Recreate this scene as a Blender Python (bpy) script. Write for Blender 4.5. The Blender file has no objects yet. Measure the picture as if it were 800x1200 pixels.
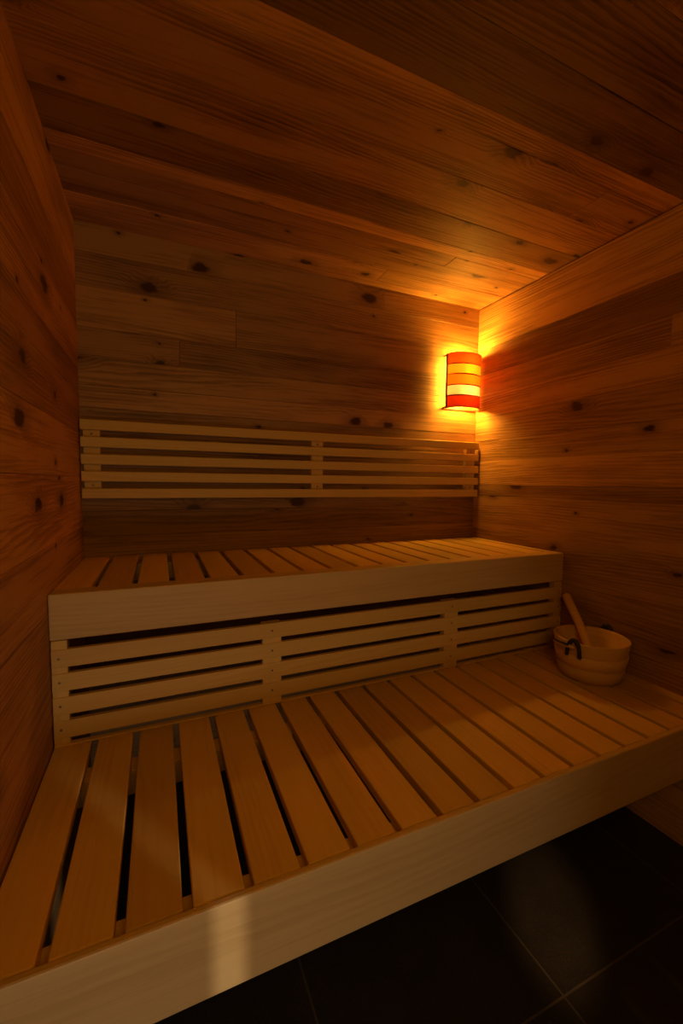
import bpy, bmesh, math, random
from mathutils import Vector, Matrix
random.seed(7)
S = bpy.context.scene
C = S.collection

W, H, H1, H2, D2, D1 = 2.0103, 2.3159, 0.5517, 0.9917, 0.6277, 1.2588
HF1, HF2, YF = 0.3802, 0.8615, -2.40
# ------------------------------------------------------------ camera
CX, CY, CZ = 0.2881, -1.9797, 1.31
YAW, PITCH, ROLL, FPX = 0.4111, -0.0713, 0.0109, 490.08
F = Vector((math.sin(YAW)*math.cos(PITCH), math.cos(YAW)*math.cos(PITCH), math.sin(PITCH)))
R0 = Vector((math.cos(YAW), -math.sin(YAW), 0)); U0 = R0.cross(F)
Rv = R0*math.cos(ROLL) + U0*math.sin(ROLL); Uv = -R0*math.sin(ROLL) + U0*math.cos(ROLL)
cd = bpy.data.cameras.new('camera'); cam = bpy.data.objects.new('camera', cd); C.objects.link(cam)
M = Matrix((Rv, Uv, -F)).transposed().to_4x4(); M.translation = (CX, CY, CZ)
cam.matrix_world = M
cd.sensor_fit = 'VERTICAL'; cd.sensor_height = 36; cd.lens = FPX/1200*36; cd.clip_start = 0.02
S.camera = cam

# ------------------------------------------------------------ world, lights, exposure
S.view_settings.view_transform = 'Standard'; S.view_settings.look = 'None'
S.view_settings.gamma = 1; S.view_settings.use_curve_mapping = False
S.view_settings.exposure = 0.22
w = bpy.data.worlds.new('world'); S.world = w; w.use_nodes = True
w.node_tree.nodes['Background'].inputs[0].default_value = (1, .45, .12, 1)
w.node_tree.nodes['Background'].inputs[1].default_value = 0.004

def light(name, kind, loc, energy, color, size=None, size_y=None, look=None):
    d = bpy.data.lights.new(name, kind); d.energy = energy; d.color = color
    if kind == 'AREA':
        d.shape = 'RECTANGLE'; d.size = size; d.size_y = size_y or size
    else: d.shadow_soft_size = size
    o = bpy.data.objects.new(name, d); o.location = loc; C.objects.link(o)
    if look: o.rotation_euler = (Vector(look)-Vector(loc)).to_track_quat('-Z', 'Y').to_euler()
    return o
# pale light of the corridor coming in low through the glass door behind the camera
light('corridor_light', 'AREA', (0.12, -2.60, 0.40), 3.4, (1.0, .90, .72), .3, .3, (0.02, -1.2, .45))
# added warm fill behind the camera, lifts the benches and walls
light('front_fill', 'AREA', (0.50, YF+.03, 1.70), 4.2, (1.0, .52, .04), .9, .8, (0.75, 0, 1.2))
# added lamp outside: its light through the slit makes the bench patch
light('patch_light', 'POINT', (1.90, -3.60, 0.90), 135, (1.0, .88, .68), .014)
sp = bpy.data.lights.new('floor_patch_spot', 'SPOT'); sp.energy = 65; sp.color = (1, .58, .24); sp.spot_size = math.radians(10); sp.spot_blend = 1; sp.shadow_soft_size = .02  # added spot behind the camera, makes the warm patch on the floor
so = bpy.data.objects.new('floor_patch_spot', sp); so.location = (.36, -2.36, .86); C.objects.link(so)
so.rotation_euler = (Vector((1.36, -1.15, 0))-so.location).to_track_quat('-Z', 'Y').to_euler()

# ------------------------------------------------------------ materials
def lin(c): return tuple((v/12.92 if v <= .04045 else ((v+.055)/1.055)**2.4) for v in c)
class NT:
    def __init__(s, name):
        s.m = bpy.data.materials.new(name); s.m.use_nodes = True; s.t = s.m.node_tree
        s.t.nodes.clear(); s.out = s.t.nodes.new('ShaderNodeOutputMaterial')
    def n(s, typ, **kw):
        n = s.t.nodes.new(typ)
        for k, v in kw.items():
            if hasattr(n, k): setattr(n, k, v)
            else: raise Exception(k)
        return n
    def l(s, a, b): s.t.links.new(a, b)
    def set(s, n, **kw):
        for k, v in kw.items():
            i = n.inputs[k.replace('_', ' ')]
            if hasattr(v, 'is_output') or isinstance(v, bpy.types.NodeSocket): s.l(v, i)
            else: i.default_value = v
    def math(s, op, a, b=None, c=None, clamp=False):
        n = s.n('ShaderNodeMath', operation=op); n.use_clamp = clamp
        for i, v in enumerate((a, b, c)):
            if v is None: continue
            if isinstance(v, bpy.types.NodeSocket): s.l(v, n.inputs[i])
            else: n.inputs[i].default_value = v
        return n.outputs[0]
    def smooth(s, v, a, b):
        n = s.n('ShaderNodeMapRange', interpolation_type='SMOOTHSTEP')
        s.l(v, n.inputs[0]); n.inputs[1].default_value = a; n.inputs[2].default_value = b
        return n.outputs[0]
    def mix(s, f, a, b, mode='MIX'):
        n = s.n('ShaderNodeMix', data_type='RGBA', blend_type=mode)
        for i, v in ((0, f), (6, a), (7, b)):
            if isinstance(v, bpy.types.NodeSocket): s.l(v, n.inputs[i])
            else: n.inputs[i].default_value = v if i == 0 else (*v[:3], 1)
        return n.outputs[2]
    def vec(s, x, y, z=0.0):
        n = s.n('ShaderNodeCombineXYZ')
        for i, v in enumerate((x, y, z)):
            if isinstance(v, bpy.types.NodeSocket): s.l(v, n.inputs[i])
            else: n.inputs[i].default_value = v
        return n.outputs[0]
    def noise(s, v, scale=1, detail=2, rough=.5, dist=0):
        n = s.n('ShaderNodeTexNoise'); s.l(v, n.inputs['Vector'])
        n.inputs['Scale'].default_value = scale; n.inputs['Detail'].default_value = detail
        n.inputs['Roughness'].default_value = rough; n.inputs['Distortion'].default_value = dist
        return n.outputs['Fac']

def wood(name, dark, mid, light_, knots=0.0, grain=.6, rings=1.0, rough=.6, bump=.3, knot_col=(.055, .014, .002), tone_amt=1.0):
    """wood whose grain follows the UV map (metres, u along the board)"""
    k = NT(name)
    uv = k.n('ShaderNodeUVMap').outputs[0]
    sp = k.n('ShaderNodeSeparateXYZ'); k.l(uv, sp.inputs[0]); u, v = sp.outputs[0], sp.outputs[1]
    at = k.n('ShaderNodeAttribute', attribute_name='tone'); sc = k.n('ShaderNodeSeparateColor'); k.l(at.outputs['Color'], sc.inputs[0])
    tone, hue = sc.outputs[0], sc.outputs[1]
    # knots: stretched cells, only some of them carry a knot
    vo = k.n('ShaderNodeTexVoronoi', feature='F1', distance='EUCLIDEAN', voronoi_dimensions='2D')
    wob = k.noise(k.vec(k.math('MULTIPLY', u, 22), k.math('MULTIPLY', v, 40)), 1, 2)
    wob = k.math('MULTIPLY', k.math('SUBTRACT', wob, .5), .16)
    k.l(k.vec(k.math('ADD', k.math('MULTIPLY', u, 3.6), wob), k.math('ADD', k.math('MULTIPLY', v, 6.0), wob)), vo.inputs['Vector'])
    vo.inputs['Scale'].default_value = 1; vo.inputs['Randomness'].default_value = 1
    dist = vo.outputs['Distance']
    cs = k.n('ShaderNodeSeparateColor'); k.l(vo.outputs['Color'], cs.inputs[0])
    has = k.math('LESS_THAN', cs.outputs[0], knots)
    rad = k.math('ADD', k.math('MULTIPLY', k.math('POWER', cs.outputs[1], 2.2), .14), .032)
    q = k.math('DIVIDE', dist, rad)
    kn = k.math('MULTIPLY', k.math('SUBTRACT', 1, k.smooth(q, .55, 1.15)), has)
    halo = k.math('MULTIPLY', k.math('SUBTRACT', 1, k.smooth(q, .8, 3.2)), has)
    # flowing ring lines: contours of a stretched noise, pushed away around knots
    base = k.noise(k.vec(k.math('MULTIPLY', u, .55), k.math('MULTIPLY', v, 3.2)), 1, 1, .4)
    small = k.noise(k.vec(k.math('MULTIPLY', u, 5), k.math('MULTIPLY', v, 26)), 1, 3, .55)
    h = k.math('ADD', k.math('MULTIPLY', base, 17*rings), k.math('MULTIPLY', small, 1.3))
    h = k.math('ADD', h, k.math('MULTIPLY', halo, 2.2))
    h = k.math('ADD', h, k.math('MULTIPLY', v, 75*rings))
    fr = k.math('FRACT', h)
    ring = k.math('MULTIPLY', k.smooth(fr, .15, .9), k.math('SUBTRACT', 1, k.smooth(fr, .92, 1.0)))
    fib = k.noise(k.vec(k.math('MULTIPLY', u, 7), k.math('MULTIPLY', v, 330)), 1, 3, .6)
    streak = k.noise(k.vec(k.math('MULTIPLY', u, 1.8), k.math('MULTIPLY', v, 75)), 1, 3, .6)
    ring = k.math('MULTIPLY', ring, k.smooth(k.noise(k.vec(k.math('MULTIPLY', u, .9), k.math('MULTIPLY', v, 11)), 1, 1), .38, .62))
    broad = k.noise(k.vec(k.math('MULTIPLY', u, 1.6), k.math('MULTIPLY', v, 9)), 1, 4, .6)
    d = k.math('ADD', k.math('MULTIPLY', ring, .38*grain), k.math('MULTIPLY', k.math('SUBTRACT', fib, .5), .9*grain))
    d = k.math('ADD', d, k.math('MULTIPLY', k.math('SUBTRACT', broad, .5), 1.5*grain))
    d = k.math('ADD', d, k.math('MULTIPLY', k.math('SUBTRACT', streak, .5), 1.1*grain))
    d = k.math('ADD', d, .10, clamp=True)
    col = k.mix(k.smooth(d, .0, .42), light_, mid)
    col = k.mix(k.smooth(d, .38, 1.0), col, dark)
    col = k.mix(k.math('MULTIPLY', halo, .45), col, dark)
    # per board tone and hue
    f = k.math('ADD', k.math('MULTIPLY', k.math('SUBTRACT', tone, .5), 1.9*tone_amt), 1.0)
    col = k.mix(1.0, col, k.vec(f, k.math('MULTIPLY', f, k.math('ADD', .86, k.math('MULTIPLY', hue, .28))), k.math('MULTIPLY', f, k.math('ADD', .7, k.math('MULTIPLY', hue, .6)))), 'MULTIPLY')
    col = k.mix(kn, col, knot_col)
    b = k.n('ShaderNodeBsdfPrincipled'); k.l(col, b.inputs['Base Color'])
    b.inputs['Roughness'].default_value = rough; b.inputs['Specular IOR Level'].default_value = .35
    bp = k.n('ShaderNodeBump'); bp.inputs['Strength'].default_value = bump; bp.inputs['Distance'].default_value = .002
    hh = k.math('SUBTRACT', k.math('MULTIPLY', fib, .5), k.math('MULTIPLY', d, .6))
    k.l(k.math('SUBTRACT', hh, k.math('MULTIPLY', kn, .8)), bp.inputs['Height']); k.l(bp.outputs[0], b.inputs['Normal'])
    k.l(b.outputs[0], k.out.inputs[0])
    return k.m
def plain(name, col, rough=.5, metal=0, bump=0, bscale=80):
    k = NT(name); b = k.n('ShaderNodeBsdfPrincipled')
    tc = k.n('ShaderNodeTexCoord').outputs['Object']
    n = k.noise(tc, bscale, 3)
    k.l(k.mix(n, tuple(c*.75 for c in col), tuple(min(1, c*1.2) for c in col)), b.inputs['Base Color'])
    b.inputs['Roughness'].default_value = rough; b.inputs['Metallic'].default_value = metal
    if bump:
        bp = k.n('ShaderNodeBump'); bp.inputs['Strength'].default_value = bump; bp.inputs['Distance'].default_value = .001
        k.l(n, bp.inputs['Height']); k.l(bp.outputs[0], b.inputs['Normal'])
    k.l(b.outputs[0], k.out.inputs[0]); return k.m

M_wall = wood('aged_spruce_boards', (.12, .047, .015), (.31, .145, .052), (.46, .24, .09), knots=.34, grain=1.1)
M_ceil = wood('aged_spruce_ceiling', (.11, .042, .014), (.29, .13, .045), (.44, .22, .08), knots=.5, grain=1.2)
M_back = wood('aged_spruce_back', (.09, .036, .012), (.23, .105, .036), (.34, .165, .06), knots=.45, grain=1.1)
M_bench = wood('pale_bench_wood', (.44, .23, .055), (.58, .33, .085), (.65, .38, .105), knots=0, grain=.5, rings=.8, rough=.55, bump=.12, tone_amt=.45)
M_fascia = wood('pale_laminated_board', (.38, .21, .085), (.52, .31, .125), (.58, .36, .155), knots=0, grain=.55, rings=.7, rough=.55, bump=.15, tone_amt=.5)
M_bucket = wood('bucket_wood', (.36, .18, .06), (.52, .29, .10), (.60, .35, .14), knots=0, grain=.5, rough=.5, bump=.1, tone_amt=.5)
M_leather = plain('dark_leather', (.030, .014, .010), .55, bump=.4)
M_screw = plain('screw_metal', (.20, .13, .07), .45, .8)
M_dark = plain('dark_lamp_frame', (.10, .035, .012), .6)
M_steel = plain('steel_handle', (.5, .5, .5), .3, 1)

def tile_mat():
    k = NT('dark_floor_tiles'); b = k.n('ShaderNodeBsdfPrincipled')
    g = k.n('ShaderNodeNewGeometry').outputs['Position']
    sp = k.n('ShaderNodeSeparateXYZ'); k.l(g, sp.inputs[0])
    def line(s, off):
        a = k.math('ABSOLUTE', k.math('SUBTRACT', k.math('FRACT', k.math('DIVIDE', k.math('SUBTRACT', s, off), .6)), .5))
        return k.smooth(a, .4945, .4965)       # 1 on the joint
    ln = k.math('MAXIMUM', line(sp.outputs[0], 1.216-.0), line(sp.outputs[1], -1.313))
    n = k.noise(g, 9, 6, .65); n2 = k.noise(g, 160, 2, .7)
    col = k.mix(n, (.018, .014, .011), (.045, .036, .028))
    col = k.mix(k.math('MULTIPLY', k.smooth(n2, .5, .8), .5), col, (.085, .065, .045))
    col = k.mix(ln, col, (.09, .07, .05))
    k.l(col, b.inputs['Base Color']); b.inputs['Roughness'].default_value = .5; b.inputs['Specular IOR Level'].default_value = .3
    bp = k.n('ShaderNodeBump'); bp.inputs['Strength'].default_value = .35; bp.inputs['Distance'].default_value = .002
    k.l(k.math('SUBTRACT', n2, ln), bp.inputs['Height']); k.l(bp.outputs[0], b.inputs['Normal'])
    k.l(b.outputs[0], k.out.inputs[0]); return k.m
M_tile = tile_mat()

def veneer(name, col, tr):
    """thin lamp veneer that lets the bulb shine through"""
    k = NT(name)
    uv = k.n('ShaderNodeUVMap').outputs[0]; sp = k.n('ShaderNodeSeparateXYZ'); k.l(uv, sp.inputs[0])
    n = k.noise(k.vec(k.math('MULTIPLY', sp.outputs[0], 14), k.math('MULTIPLY', sp.outputs[1], 260)), 1, 3)
    c = k.mix(n, tuple(x*.8 for x in col), tuple(min(1, x*1.1) for x in col))
    c2 = k.mix(n, tuple(x*.8 for x in tr), tuple(min(1, x*1.1) for x in tr))
    d = k.n('ShaderNodeBsdfDiffuse'); k.l(c, d.inputs[0]); t = k.n('ShaderNodeBsdfTranslucent'); k.l(c2, t.inputs[0])
    m = k.n('ShaderNodeMixShader'); m.inputs[0].default_value = .5
    k.l(d.outputs[0], m.inputs[1]); k.l(t.outputs[0], m.inputs[2]); k.l(m.outputs[0], k.out.inputs[0]); return k.m
def glass_mat():
    k = NT('door_glass'); t = k.n('ShaderNodeBsdfTransparent'); t.inputs[0].default_value = (.9, .9, .88, 1)
    g = k.n('ShaderNodeBsdfGlossy'); g.inputs['Roughness'].default_value = .02
    fr = k.n('ShaderNodeFresnel'); m = k.n('ShaderNodeMixShader')
    k.l(fr.outputs[0], m.inputs[0]); k.l(t.outputs[0], m.inputs[1]); k.l(g.outputs[0], m.inputs[2]); k.l(m.outputs[0], k.out.inputs[0]); return k.m
M_glass = glass_mat()

# ------------------------------------------------------------ mesh helpers
class MB:
    """collects shapes with a metre UV map (u along the grain) and a per-board tone"""
    def __init__(s):
        s.bm = bmesh.new(); s.uv = s.bm.loops.layers.uv.new('UVMap'); s.col = s.bm.loops.layers.float_color.new('tone')
    def _paint(s, faces, axis, tone, hue, seed=None):
        if seed is None: seed = random.uniform(0, 60)
        for f in faces:
            n = f.normal; a = max(range(3), key=lambda i: abs(n[i]))
            others = [i for i in range(3) if i != a]
            if axis in others: ua = axis; va = [i for i in others if i != axis][0]
            else: ua, va = others
            for l in f.loops:
                c = l.vert.co
                l[s.uv].uv = (c[ua]+seed, c[va]+seed*1.7+a*.37)
                l[s.col] = (tone, hue, 0, 1)
    def box(s, x0, x1, y0, y1, z0, z1, bev=.0015, axis=None, tone=None, hue=None, seg=2, seed=None):
        tone = random.uniform(.42, .58) if tone is None else tone; hue = random.uniform(.4, .6) if hue is None else hue
        r = bmesh.ops.create_cube(s.bm, size=1.0)
        vs = r['verts']
        for v in vs: v.co = Vector((x0+(x1-x0)*(v.co.x+.5), y0+(y1-y0)*(v.co.y+.5), z0+(z1-z0)*(v.co.z+.5)))
        faces = set(f for v in vs for f in v.link_faces)
        if bev:
            es = list(set(e for v in vs for e in v.link_edges))
            g = bmesh.ops.bevel(s.bm, geom=es, offset=bev, segments=seg, profile=.5, affect='EDGES')
            faces = set(f for f in faces if f.is_valid) | set(g['faces'])
            vv = set(v for f in faces for v in f.verts); faces = set(f for v in vv for f in v.link_faces)
        for f in faces: f.normal_update()
        d = (x1-x0, y1-y0, z1-z0)
        if axis is None: axis = max(range(3), key=lambda i: d[i])
        s._paint(faces, axis, tone, hue, seed)
    def grid(s, rings, closed=True, tone=.5, hue=.5, cap0=False, cap1=False, flip=False, smooth=True):
        """rings: list of point lists, joined ring to ring; u runs around, v along"""
        R = [[s.bm.verts.new(p) for p in r] for r in rings]
        n = len(R[0]); vv = 0.0
        for a in range(len(R)-1):
            dv = (Vector(rings[a+1][0])-Vector(rings[a][0])).length; uu = 0.0
            for i in range(n if closed else n-1):
                j = (i+1) % n; du = (Vector(rings[a][j])-Vector(rings[a][i])).length
                vs = [R[a][i], R[a][j], R[a+1][j], R[a+1][i]]; uvs = [(uu, vv), (uu+du, vv), (uu+du, vv+dv), (uu, vv+dv)]
                if flip: vs.reverse(); uvs.reverse()
                try: f = s.bm.faces.new(vs)
                except ValueError: continue
                f.smooth = smooth
                for l, q in zip(f.loops, uvs): l[s.uv].uv = q; l[s.col] = (tone, hue, 0, 1)
                uu += du
            vv += dv
        for c, rr, fl in ((cap0, R[0], True), (cap1, R[-1], False)):
            if c:
                q = list(reversed(rr)) if fl != flip else rr
                f = s.bm.faces.new(q)
                for l in f.loops: l[s.uv].uv = (l.vert.co.x, l.vert.co.y); l[s.col] = (tone, hue, 0, 1)
        return R
    def tube(s, pts, rad, n=10, tone=.5, hue=.5, closed=False, swap=True):
        pts = [Vector(p) for p in pts]; rads = rad if isinstance(rad, (list, tuple)) else [rad]*len(pts)
        rings = []; up = Vector((.13, .21, .97))
        for i, p in enumerate(pts):
            if closed: t = (pts[(i+1) % len(pts)]-pts[i-1]).normalized()
            else: t = (pts[min(i+1, len(pts)-1)]-pts[max(i-1, 0)]).normalized()
            a = t.cross(up).normalized(); up = a.cross(t).normalized(); b = up
            rings.append([p+(a*math.cos(q)+b*math.sin(q))*rads[i] for q in [2*math.pi*j/n for j in range(n)]])
        if closed: rings.append(rings[0])
        s.grid(rings, True, tone, hue, cap0=not closed, cap1=not closed)
    def build(s, name, mat, parent=None, loc=None, kind=None, **props):
        bmesh.ops.recalc_face_normals(s.bm, faces=s.bm.faces)
        me = bpy.data.meshes.new(name); s.bm.to_mesh(me); s.bm.free()
        for m in (mat if isinstance(mat, list) else [mat]): me.materials.append(m)
        o = bpy.data.objects.new(name, me); C.objects.link(o)
        if parent:
            o.parent = parent; me.transform(Matrix.Translation(-(parent.location + (parent.parent.location if parent.parent else Vector()))))
        elif loc is not None:
            me.transform(Matrix.Translation(-Vector(loc))); o.location = loc
        if kind: o['kind'] = kind
        for a, b in props.items(): o[a] = b
        return o
def empty(name, loc, label, cat, group=None):
    o = bpy.data.objects.new(name, None); o.location = loc; o.empty_display_size = .1; C.objects.link(o)
    o['label'] = label; o['category'] = cat
    if group: o['group'] = group
    return o

# ------------------------------------------------------------ the setting: boarded walls and ceiling
def boards(name, mat, fixed, side, urange, vedges, spec, uaxis, vaxis, joints=()):
    """boards run along uaxis, laid one above the other along vaxis; spec[i] = (tone, hue) of the i-th board"""
    na = 3-uaxis-vaxis; m = MB(); rnd = random.Random(name)
    def bx(u0, u1, v0, v1, n0, n1, tone, hue, bev, seed):
        lo = [0]*3; hi = [0]*3
        lo[uaxis], hi[uaxis] = u0, u1; lo[vaxis], hi[vaxis] = v0, v1; lo[na], hi[na] = min(n0, n1), max(n0, n1)
        m.box(lo[0], hi[0], lo[1], hi[1], lo[2], hi[2], bev, uaxis, tone, hue, 1, seed)
    for i in range(len(vedges)-1):
        v0, v1 = sorted((vedges[i], vedges[i+1])); us = [urange[0]] + [j for (k, j) in joints if k == i] + [urange[1]]
        for q in range(len(us)-1):
            tone, hue = spec[i] if i < len(spec) else (rnd.uniform(.3, .7), rnd.uniform(.3, .7))
            if q: tone += rnd.uniform(-.22, .05)
            lift = rnd.uniform(0, .0018)
            bx(us[q]+.0004, us[q+1]-.0004, v0+.0004, v1-.0004, fixed-side*lift, fixed+side*.018, tone, hue, .0012, rnd.uniform(0, 60))
    bx(urange[0], urange[1], min(vedges), max(vedges), fixed+side*.012, fixed+side*.05, .1, .5, 0, 0)
    return m.build(name, mat, kind='structure')

boards('ceiling', M_ceil, H, 1, (-.05, W+.05),
       [.0, -.06, -.185, -.315, -.400, -.468, -.622, -.80, -.962, -1.035, -1.20, -1.37, -1.54, -1.70, -1.87, -2.04, -2.22, YF],
       [(.62, .5), (.68, .55), (.45, .5), (.46, .45), (.82, .55), (.36, .45), (.55, .45), (.50, .45), (.70, .5), (.24, .45), (.30, .45), (.45, .45), (.5, .5)],
       0, 1, joints=((1, 1.3), (3, 1.52), (7, 1.72)))
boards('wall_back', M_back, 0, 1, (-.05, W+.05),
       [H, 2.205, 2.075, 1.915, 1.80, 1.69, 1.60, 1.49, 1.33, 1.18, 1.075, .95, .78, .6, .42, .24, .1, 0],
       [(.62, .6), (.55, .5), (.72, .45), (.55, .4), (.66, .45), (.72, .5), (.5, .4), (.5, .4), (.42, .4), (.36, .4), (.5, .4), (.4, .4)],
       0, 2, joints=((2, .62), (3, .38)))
boards('wall_right', M_wall, W, 1, (YF, .0),
       [H-.006, 2.073, 1.930, 1.820, 1.690, 1.555, 1.439, 1.303, 1.243, 1.05, .850, .70, .55, .38, .2, 0],
       [(.72, .6), (.30, .35), (.56, .45), (.60, .45), (.45, .45), (.58, .5), (.74, .55), (.42, .4), (.52, .45), (.42, .4), (.38, .4), (.4, .4)],
       1, 2, joints=((2, -1.02), (5, -1.5)))
boards('wall_left', M_wall, 0, -1, (YF, .0),
       [H, 2.20, 2.08, 1.92, 1.752, 1.65, 1.495, 1.321, 1.12, .94, .78, .62, .42, .2, 0],
       [(.66, .5), (.75, .5), (.52, .4), (.70, .5), (.60, .45), (.50, .45), (.72, .55), (.78, .5), (.62, .45), (.55, .4), (.58, .45), (.5, .4)],
       1, 2, joints=((4, -1.1), (7, -1.3)))
m = MB(); m.box(-.05, W+.05, -3.9, .05, -.06, 0, 0); m.build('floor', M_tile, kind='structure')
# front wall with the door opening and a slit added to shape the bench patch (behind the camera)
m = MB()
for (x0, x1, z0, z1) in ((-.05, .02, 0, H), (.02, .86, 2.02, H), (.86, 1.112, 0, H), (1.112, 1.172, 0, .28), (1.112, 1.172, .76, H),
                         (1.172, W+.05, 0, H)):
    m.box(x0, x1, YF-.05, YF, z0, z1, 0)
m.build('wall_front', M_wall, kind='structure')
dr = bpy.data.objects.new('door_1', None); dr.location = (.44, YF-.03, 0); C.objects.link(dr); dr['kind'] = 'structure'
m = MB(); m.box(.03, .85, YF-.035, YF-.027, .01, 2.01, 0); m.build('door_pane', M_glass, dr)
m = MB(); m.tube([(.78, YF-.027, .95), (.78, YF+.02, .95), (.78, YF+.02, 1.2), (.78, YF-.027, 1.2)], .011); m.build('door_handle', M_steel, dr)
for i, (x0, x1, z0, z1) in enumerate(((1.112, 1.172, .28, .76),)):
    m = MB(); m.box(x0, x1, YF-.03, YF-.024, z0, z1, 0); m.build('light_slit_%d' % (i+1), M_glass, kind='structure')  # pane of the added slit that shapes the lower bench patch

# ------------------------------------------------------------ benches
def bench(name, label, yb, yf, top, slat_end, fz0, board_t, x1, n):
    root = empty(name, (W/2, (yb+yf)/2, top-.15), label, 'bench', 'sauna benches')
    pitch, gap = .1087, .017; T = .026
    for i in range(n):
        a = .003 if i == 0 else .104+pitch*(i-1)+gap/2
        b = min(.104+pitch*i-gap/2, x1)
        if b-a < .01: continue
        m = MB(); m.box(a, b, slat_end+.001, yb-.004, top-T, top, .003, 1, tone=random.uniform(.30, .70), hue=random.uniform(.42, .58))
        m.build('slat', M_bench, root)
    # front board glued up of staves
    m = MB(); z = fz0; rows = 3
    h = (top-fz0)/rows
    m.box(.002, x1, yf, yf+board_t, fz0, top+.001, .004, 0, .5, .5)
    m.build('front_board', M_fascia, root)
    # rails that carry the slats
    for y0, y1 in ((slat_end, slat_end+.055), (yb-.16, yb-.10) if yb < -.1 else (yb-.07, yb-.01)):
        m = MB(); m.box(.004, x1-.002, y0+.002, y1, top-T-.07, top-T-.001, .002, 0); m.build('rail', M_bench, root)
    return root
low = bench('sauna_bench', 'long lower slatted bench of pale wood with the bucket standing on it', -D2+.02, -D1, H1, -D1+.016, HF1, .016, W-.003, 19)
upp = bench('sauna_bench', 'upper slatted bench of pale wood below the backrest, above the slotted panel', -.012, -D2, H2, -D2+.062, HF2, .062, W-.003, 19)

# slotted panel between the two benches
root = empty('slotted_panel', (W/2, -D2+.02, H1+.002), 'slotted panel of pale horizontal slats closing the front between lower and upper bench', 'panel')
PY = -D2
zs = [.843-.0688*i for i in range(5)]
for i in range(4):
    a, b = zs[i+1]+.0088, zs[i]-.0088
    m = MB(); m.box(.004, W-.004, PY, PY+.016, a, b, .002, 0); sl = m.build('slat', M_bench, root)
    for x in (.022, .628, 1.374, 1.985):
        m = MB(); m.tube([(x, PY-.0006, (a+b)/2), (x, PY+.004, (a+b)/2)], .0035, 10); m.build('screw', M_screw, sl)
m = MB(); m.box(.004, W-.004, PY, PY+.016, H1+.001, zs[4]-.0088, .001, 0); m.build('bottom_rail', M_bench, root)
for (x0, x1, zt) in ((.004, .043, HF2-.002), (.596, .661, zs[0]-.010), (1.341, 1.408, zs[0]-.010), (1.962, W-.004, HF2-.002)):
    m = MB(); m.box(x0, x1, PY+.003, PY+.036, H1+.001, zt, .002, 2); m.build('upright', M_bench, root)

# backrest on the back wall
root = empty('backrest', (W/2, -.02, 1.235), 'wide slatted wooden backrest fixed to the back wall above the upper bench', 'backrest')
for i in range(5):
    zt = 1.5475-.0682*i; a, b = zt-.041, zt
    m = MB(); m.box(.006, W-.012, -.050, -.030, a, b, .004, 0, tone=.5+.06*(i % 2)); m.build('slat', M_bench, root)
for (x0, x1) in ((.014, .074), (.975, 1.035), (1.925, 1.985)):
    m = MB(); m.box(x0, x1, -.0305, -.002, 1.240, 1.543, .002, 2); up = m.build('upright', M_bench, root)
    for z in (1.492, 1.287):
        m = MB(); m.tube([((x0+x1)/2, -.0315, z), ((x0+x1)/2, -.028, z)], .0045, 10); m.build('screw', M_screw, up)

# ------------------------------------------------------------ wall lamp in the corner
LX0, LX1, LZ0, LZ1 = 1.768, 1.992, 1.733, 2.027
root = empty('wall_lamp', ((LX0+LX1)/2, -.002, LZ0), 'glowing wall lamp with curved red, orange and yellow veneer bands in the corner', 'lamp')
def arc(d, n=28, back=-.023, off=0.0):
    cx = (LX0+LX1)/2; hw = (LX1-LX0)/2-.004+off
    return [(cx-hw*math.cos(math.pi*i/n)*1.0, back-(d+back+off)*(math.sin(math.pi*i/n)**.75)) for i in range(n+1)]
bands = [('red_orange_veneer', (.75, .14, .04), (.10, .0060, .0008)), ('amber_veneer', (.9, .5, .12), (.075, .024, .003)),
         ('orange_veneer', (.85, .25, .05), (.11, .0115, .001)), ('cream_veneer', (.95, .7, .35), (.080, .042, .060)), ('dark_red_veneer', (.5, .07, .03), (.034, .0018, .0004))]
zb = [LZ1, 1.970, 1.912, 1.855, 1.797, LZ0]
for i, (nm, c1, c2) in enumerate(bands):
    a, b = zb[i+1], zb[i]
    o_, i_ = arc(.098+(.004 if i % 2 == 0 else 0)), arc(.094+(.004 if i % 2 == 0 else 0), off=-.0015)
    m = MB()
    lo = .001; over = .005
    z0, z1 = a-(over if i % 2 == 0 and i < 4 else 0), b+(over if i % 2 == 0 and i > 0 else 0)
    m.grid([[(x, y, z0+lo) for x, y in o_], [(x, y, z1-lo) for x, y in o_]], closed=False)
    m.build('shade_band', veneer(nm, c1, c2), root, label=nm.replace('_veneer', '').replace('_', ' ')+' band of the lamp shade')
# side frames, top and bottom hoops, back strip, bulb
m = MB()
for x in (LX0+.002, LX1-.002): m.box(x-.003, x+.003, -.034, -.023, LZ0-.004, LZ1+.003, .001, 2)
for z in zb:
    m.tube([(x, y, z) for x, y in arc(.1015)], .0027, 6)
for z in (LZ0+.004, LZ1-.006):
    for x in (LX0+.002, LX1-.002): m.box(x-.004, x+.004, -.034, -.001, z-.004, z+.004, .001, 1)
m.box(LX0-.001, LX1+.001, -.008, -.001, LZ0-.004, LZ0+.004, .001, 0)
m.build('lamp_frame', M_dark, root)
m = MB(); m.box(1.862, 1.898, -.0375, -.001, 1.87, 1.91, .004, 2); m.build('lamp_socket', plain('cream_ceramic', (.7, .6, .45), .4), root)
k = NT('bulb_glow'); e = k.n('ShaderNodeEmission'); e.inputs[0].default_value = (1, .52, .045, 1); e.inputs[1].default_value = 350
k.l(e.outputs[0], k.out.inputs[0])
m = MB(); prof = [(.002, 1.748), (.012, 1.751), (.018, 1.761), (.018, 2.022), (.012, 2.032), (.002, 2.035)]
m.grid([[(1.88+r*math.cos(q), -.050+r*math.sin(q), z) for q in [2*math.pi*j/20 for j in range(20)]] for r, z in prof], cap0=True, cap1=True)
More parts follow.
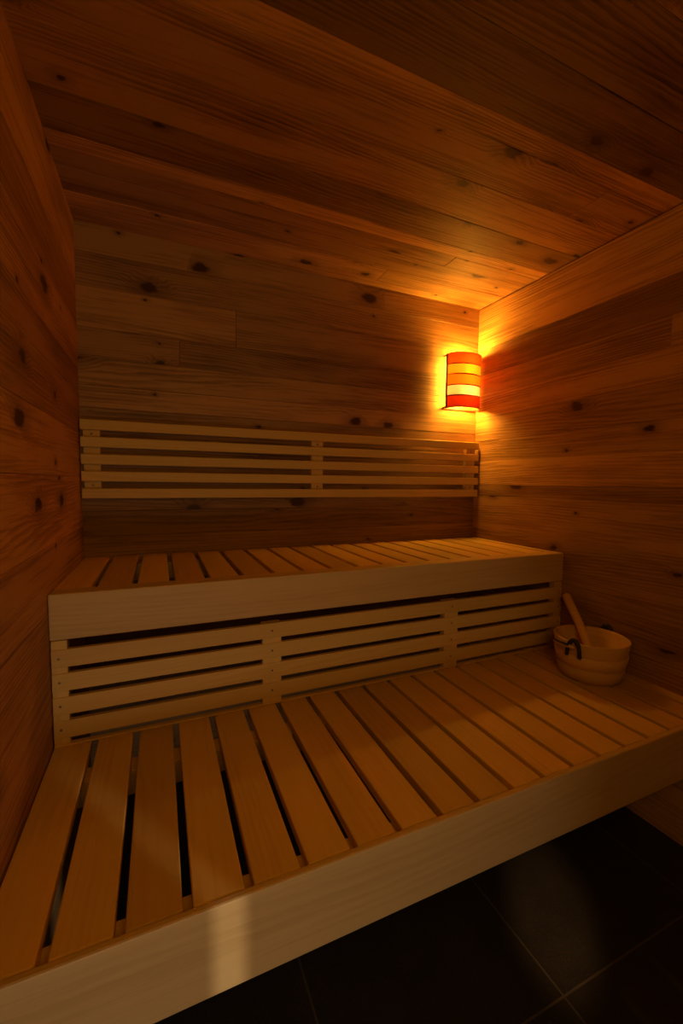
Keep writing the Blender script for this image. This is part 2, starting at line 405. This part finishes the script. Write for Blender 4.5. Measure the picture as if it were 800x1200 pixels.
m.build('bulb', k.m, root)

# ------------------------------------------------------------ bucket and ladle
BX, BY, BR, BH, BB = 1.857, -.885, .134, .156, .107
root = empty('sauna_bucket', (BX, BY, H1+.001), 'round pale wooden bucket with dark leather loops on the lower bench', 'bucket')
def ringp(r, z, n=64): return [(BX+r*math.cos(2*math.pi*j/n), BY+r*math.sin(2*math.pi*j/n), z) for j in range(n)]
Z0 = H1+.001
def rr(t): return BB+(BR-BB)*t
m = MB()
prof = [(rr(0)-.003, 0), (rr(.01), .003), (rr(.98), BH*.985), (rr(1)-.002, BH), (rr(1)-.009, BH), (rr(1)-.012, BH-.004), (rr(.12)-.012, .020)]
R_ = m.grid([ringp(r, Z0+z) for r, z in prof], cap0=True, cap1=True, tone=.5)
m.build('staves', M_bucket, root)
for t0, t1, tn in ((.02, .33, .40), (.36, .66, .62)):
    m = MB(); e_ = .0045
    m.grid([ringp(rr(t0)-.001, Z0+t0*BH), ringp(rr(t0)+e_, Z0+t0*BH+.003), ringp(rr(t1)+e_, Z0+t1*BH-.003), ringp(rr(t1)-.001, Z0+t1*BH)], tone=tn)
    m.build('hoop', M_bucket, root, label='wide wooden hoop')
def rim(ang, r, z): a = math.radians(ang); return Vector((BX+r*math.cos(a), BY+r*math.sin(a), Z0+z))
def loop(c, spread, up):
    m = MB(); pts = []
    for i in range(21):
        t = i/20; a = c-spread+2*spread*t
        pts.append(rim(a, BR+.008-.004*math.sin(math.pi*t), BH-.045+(.045+up)*math.sin(math.pi*t)**.45))
    m.tube(pts, [.008 if 2 < i < 18 else .007 for i in range(21)], 8)
    # knots at the lower ends
    for p in (pts[0], pts[-1]): m.tube([p+Vector((0, 0, .006)), p, p-Vector((0, 0, .008))], [.006, .0085, .005], 8)
    return m.build('leather_loop', M_leather, root)
loop(192, 9.5, .012); loop(12, 9.5, .016)
m = MB(); m.tube([rim(196, BR+.018, BH-.012), rim(180, BR+.018, BH-.012), rim(163, BR+.022, BH-.012)], [.0055, .007, .006], 10); m.build('toggle', M_bucket, root, label='small wooden toggle peg')
m = MB(); m.tube([rim(188, BR+.0245, BH-.006), rim(176, BR+.026, BH-.004), rim(166, BR+.029, BH-.004)], .004, 8); m.build('leather_cord', M_leather, root)

# ladle leaning in the bucket
tip, mid, low_end = Vector((1.972, -.678, .806)), Vector((1.908, -.796, .722)), Vector((1.842, -.911, .617))
root = empty('sauna_ladle', low_end, 'wooden ladle handle leaning out of the bucket towards the slotted panel', 'ladle')
m = MB(); m.tube([tip+(tip-mid).normalized()*.004, tip, mid, low_end], [.013, .0185, .0165, .013], 16, tone=.75); m.build('handle', M_bucket, root)
m = MB(); rings = []; cc = low_end+Vector((-.018, -.020, .004)); n_ = 28
for r, z in ((.001, -.030), (.020, -.029), (.030, -.020), (.034, 0), (.031, 0), (.027, -.018), (.018, -.026), (.001, -.027)):
    rings.append([cc+Vector((r*math.cos(2*math.pi*j/n_), r*math.sin(2*math.pi*j/n_), z)) for j in range(n_)])
m.grid(rings, cap0=True, cap1=True); m.build('scoop', M_bucket, root)
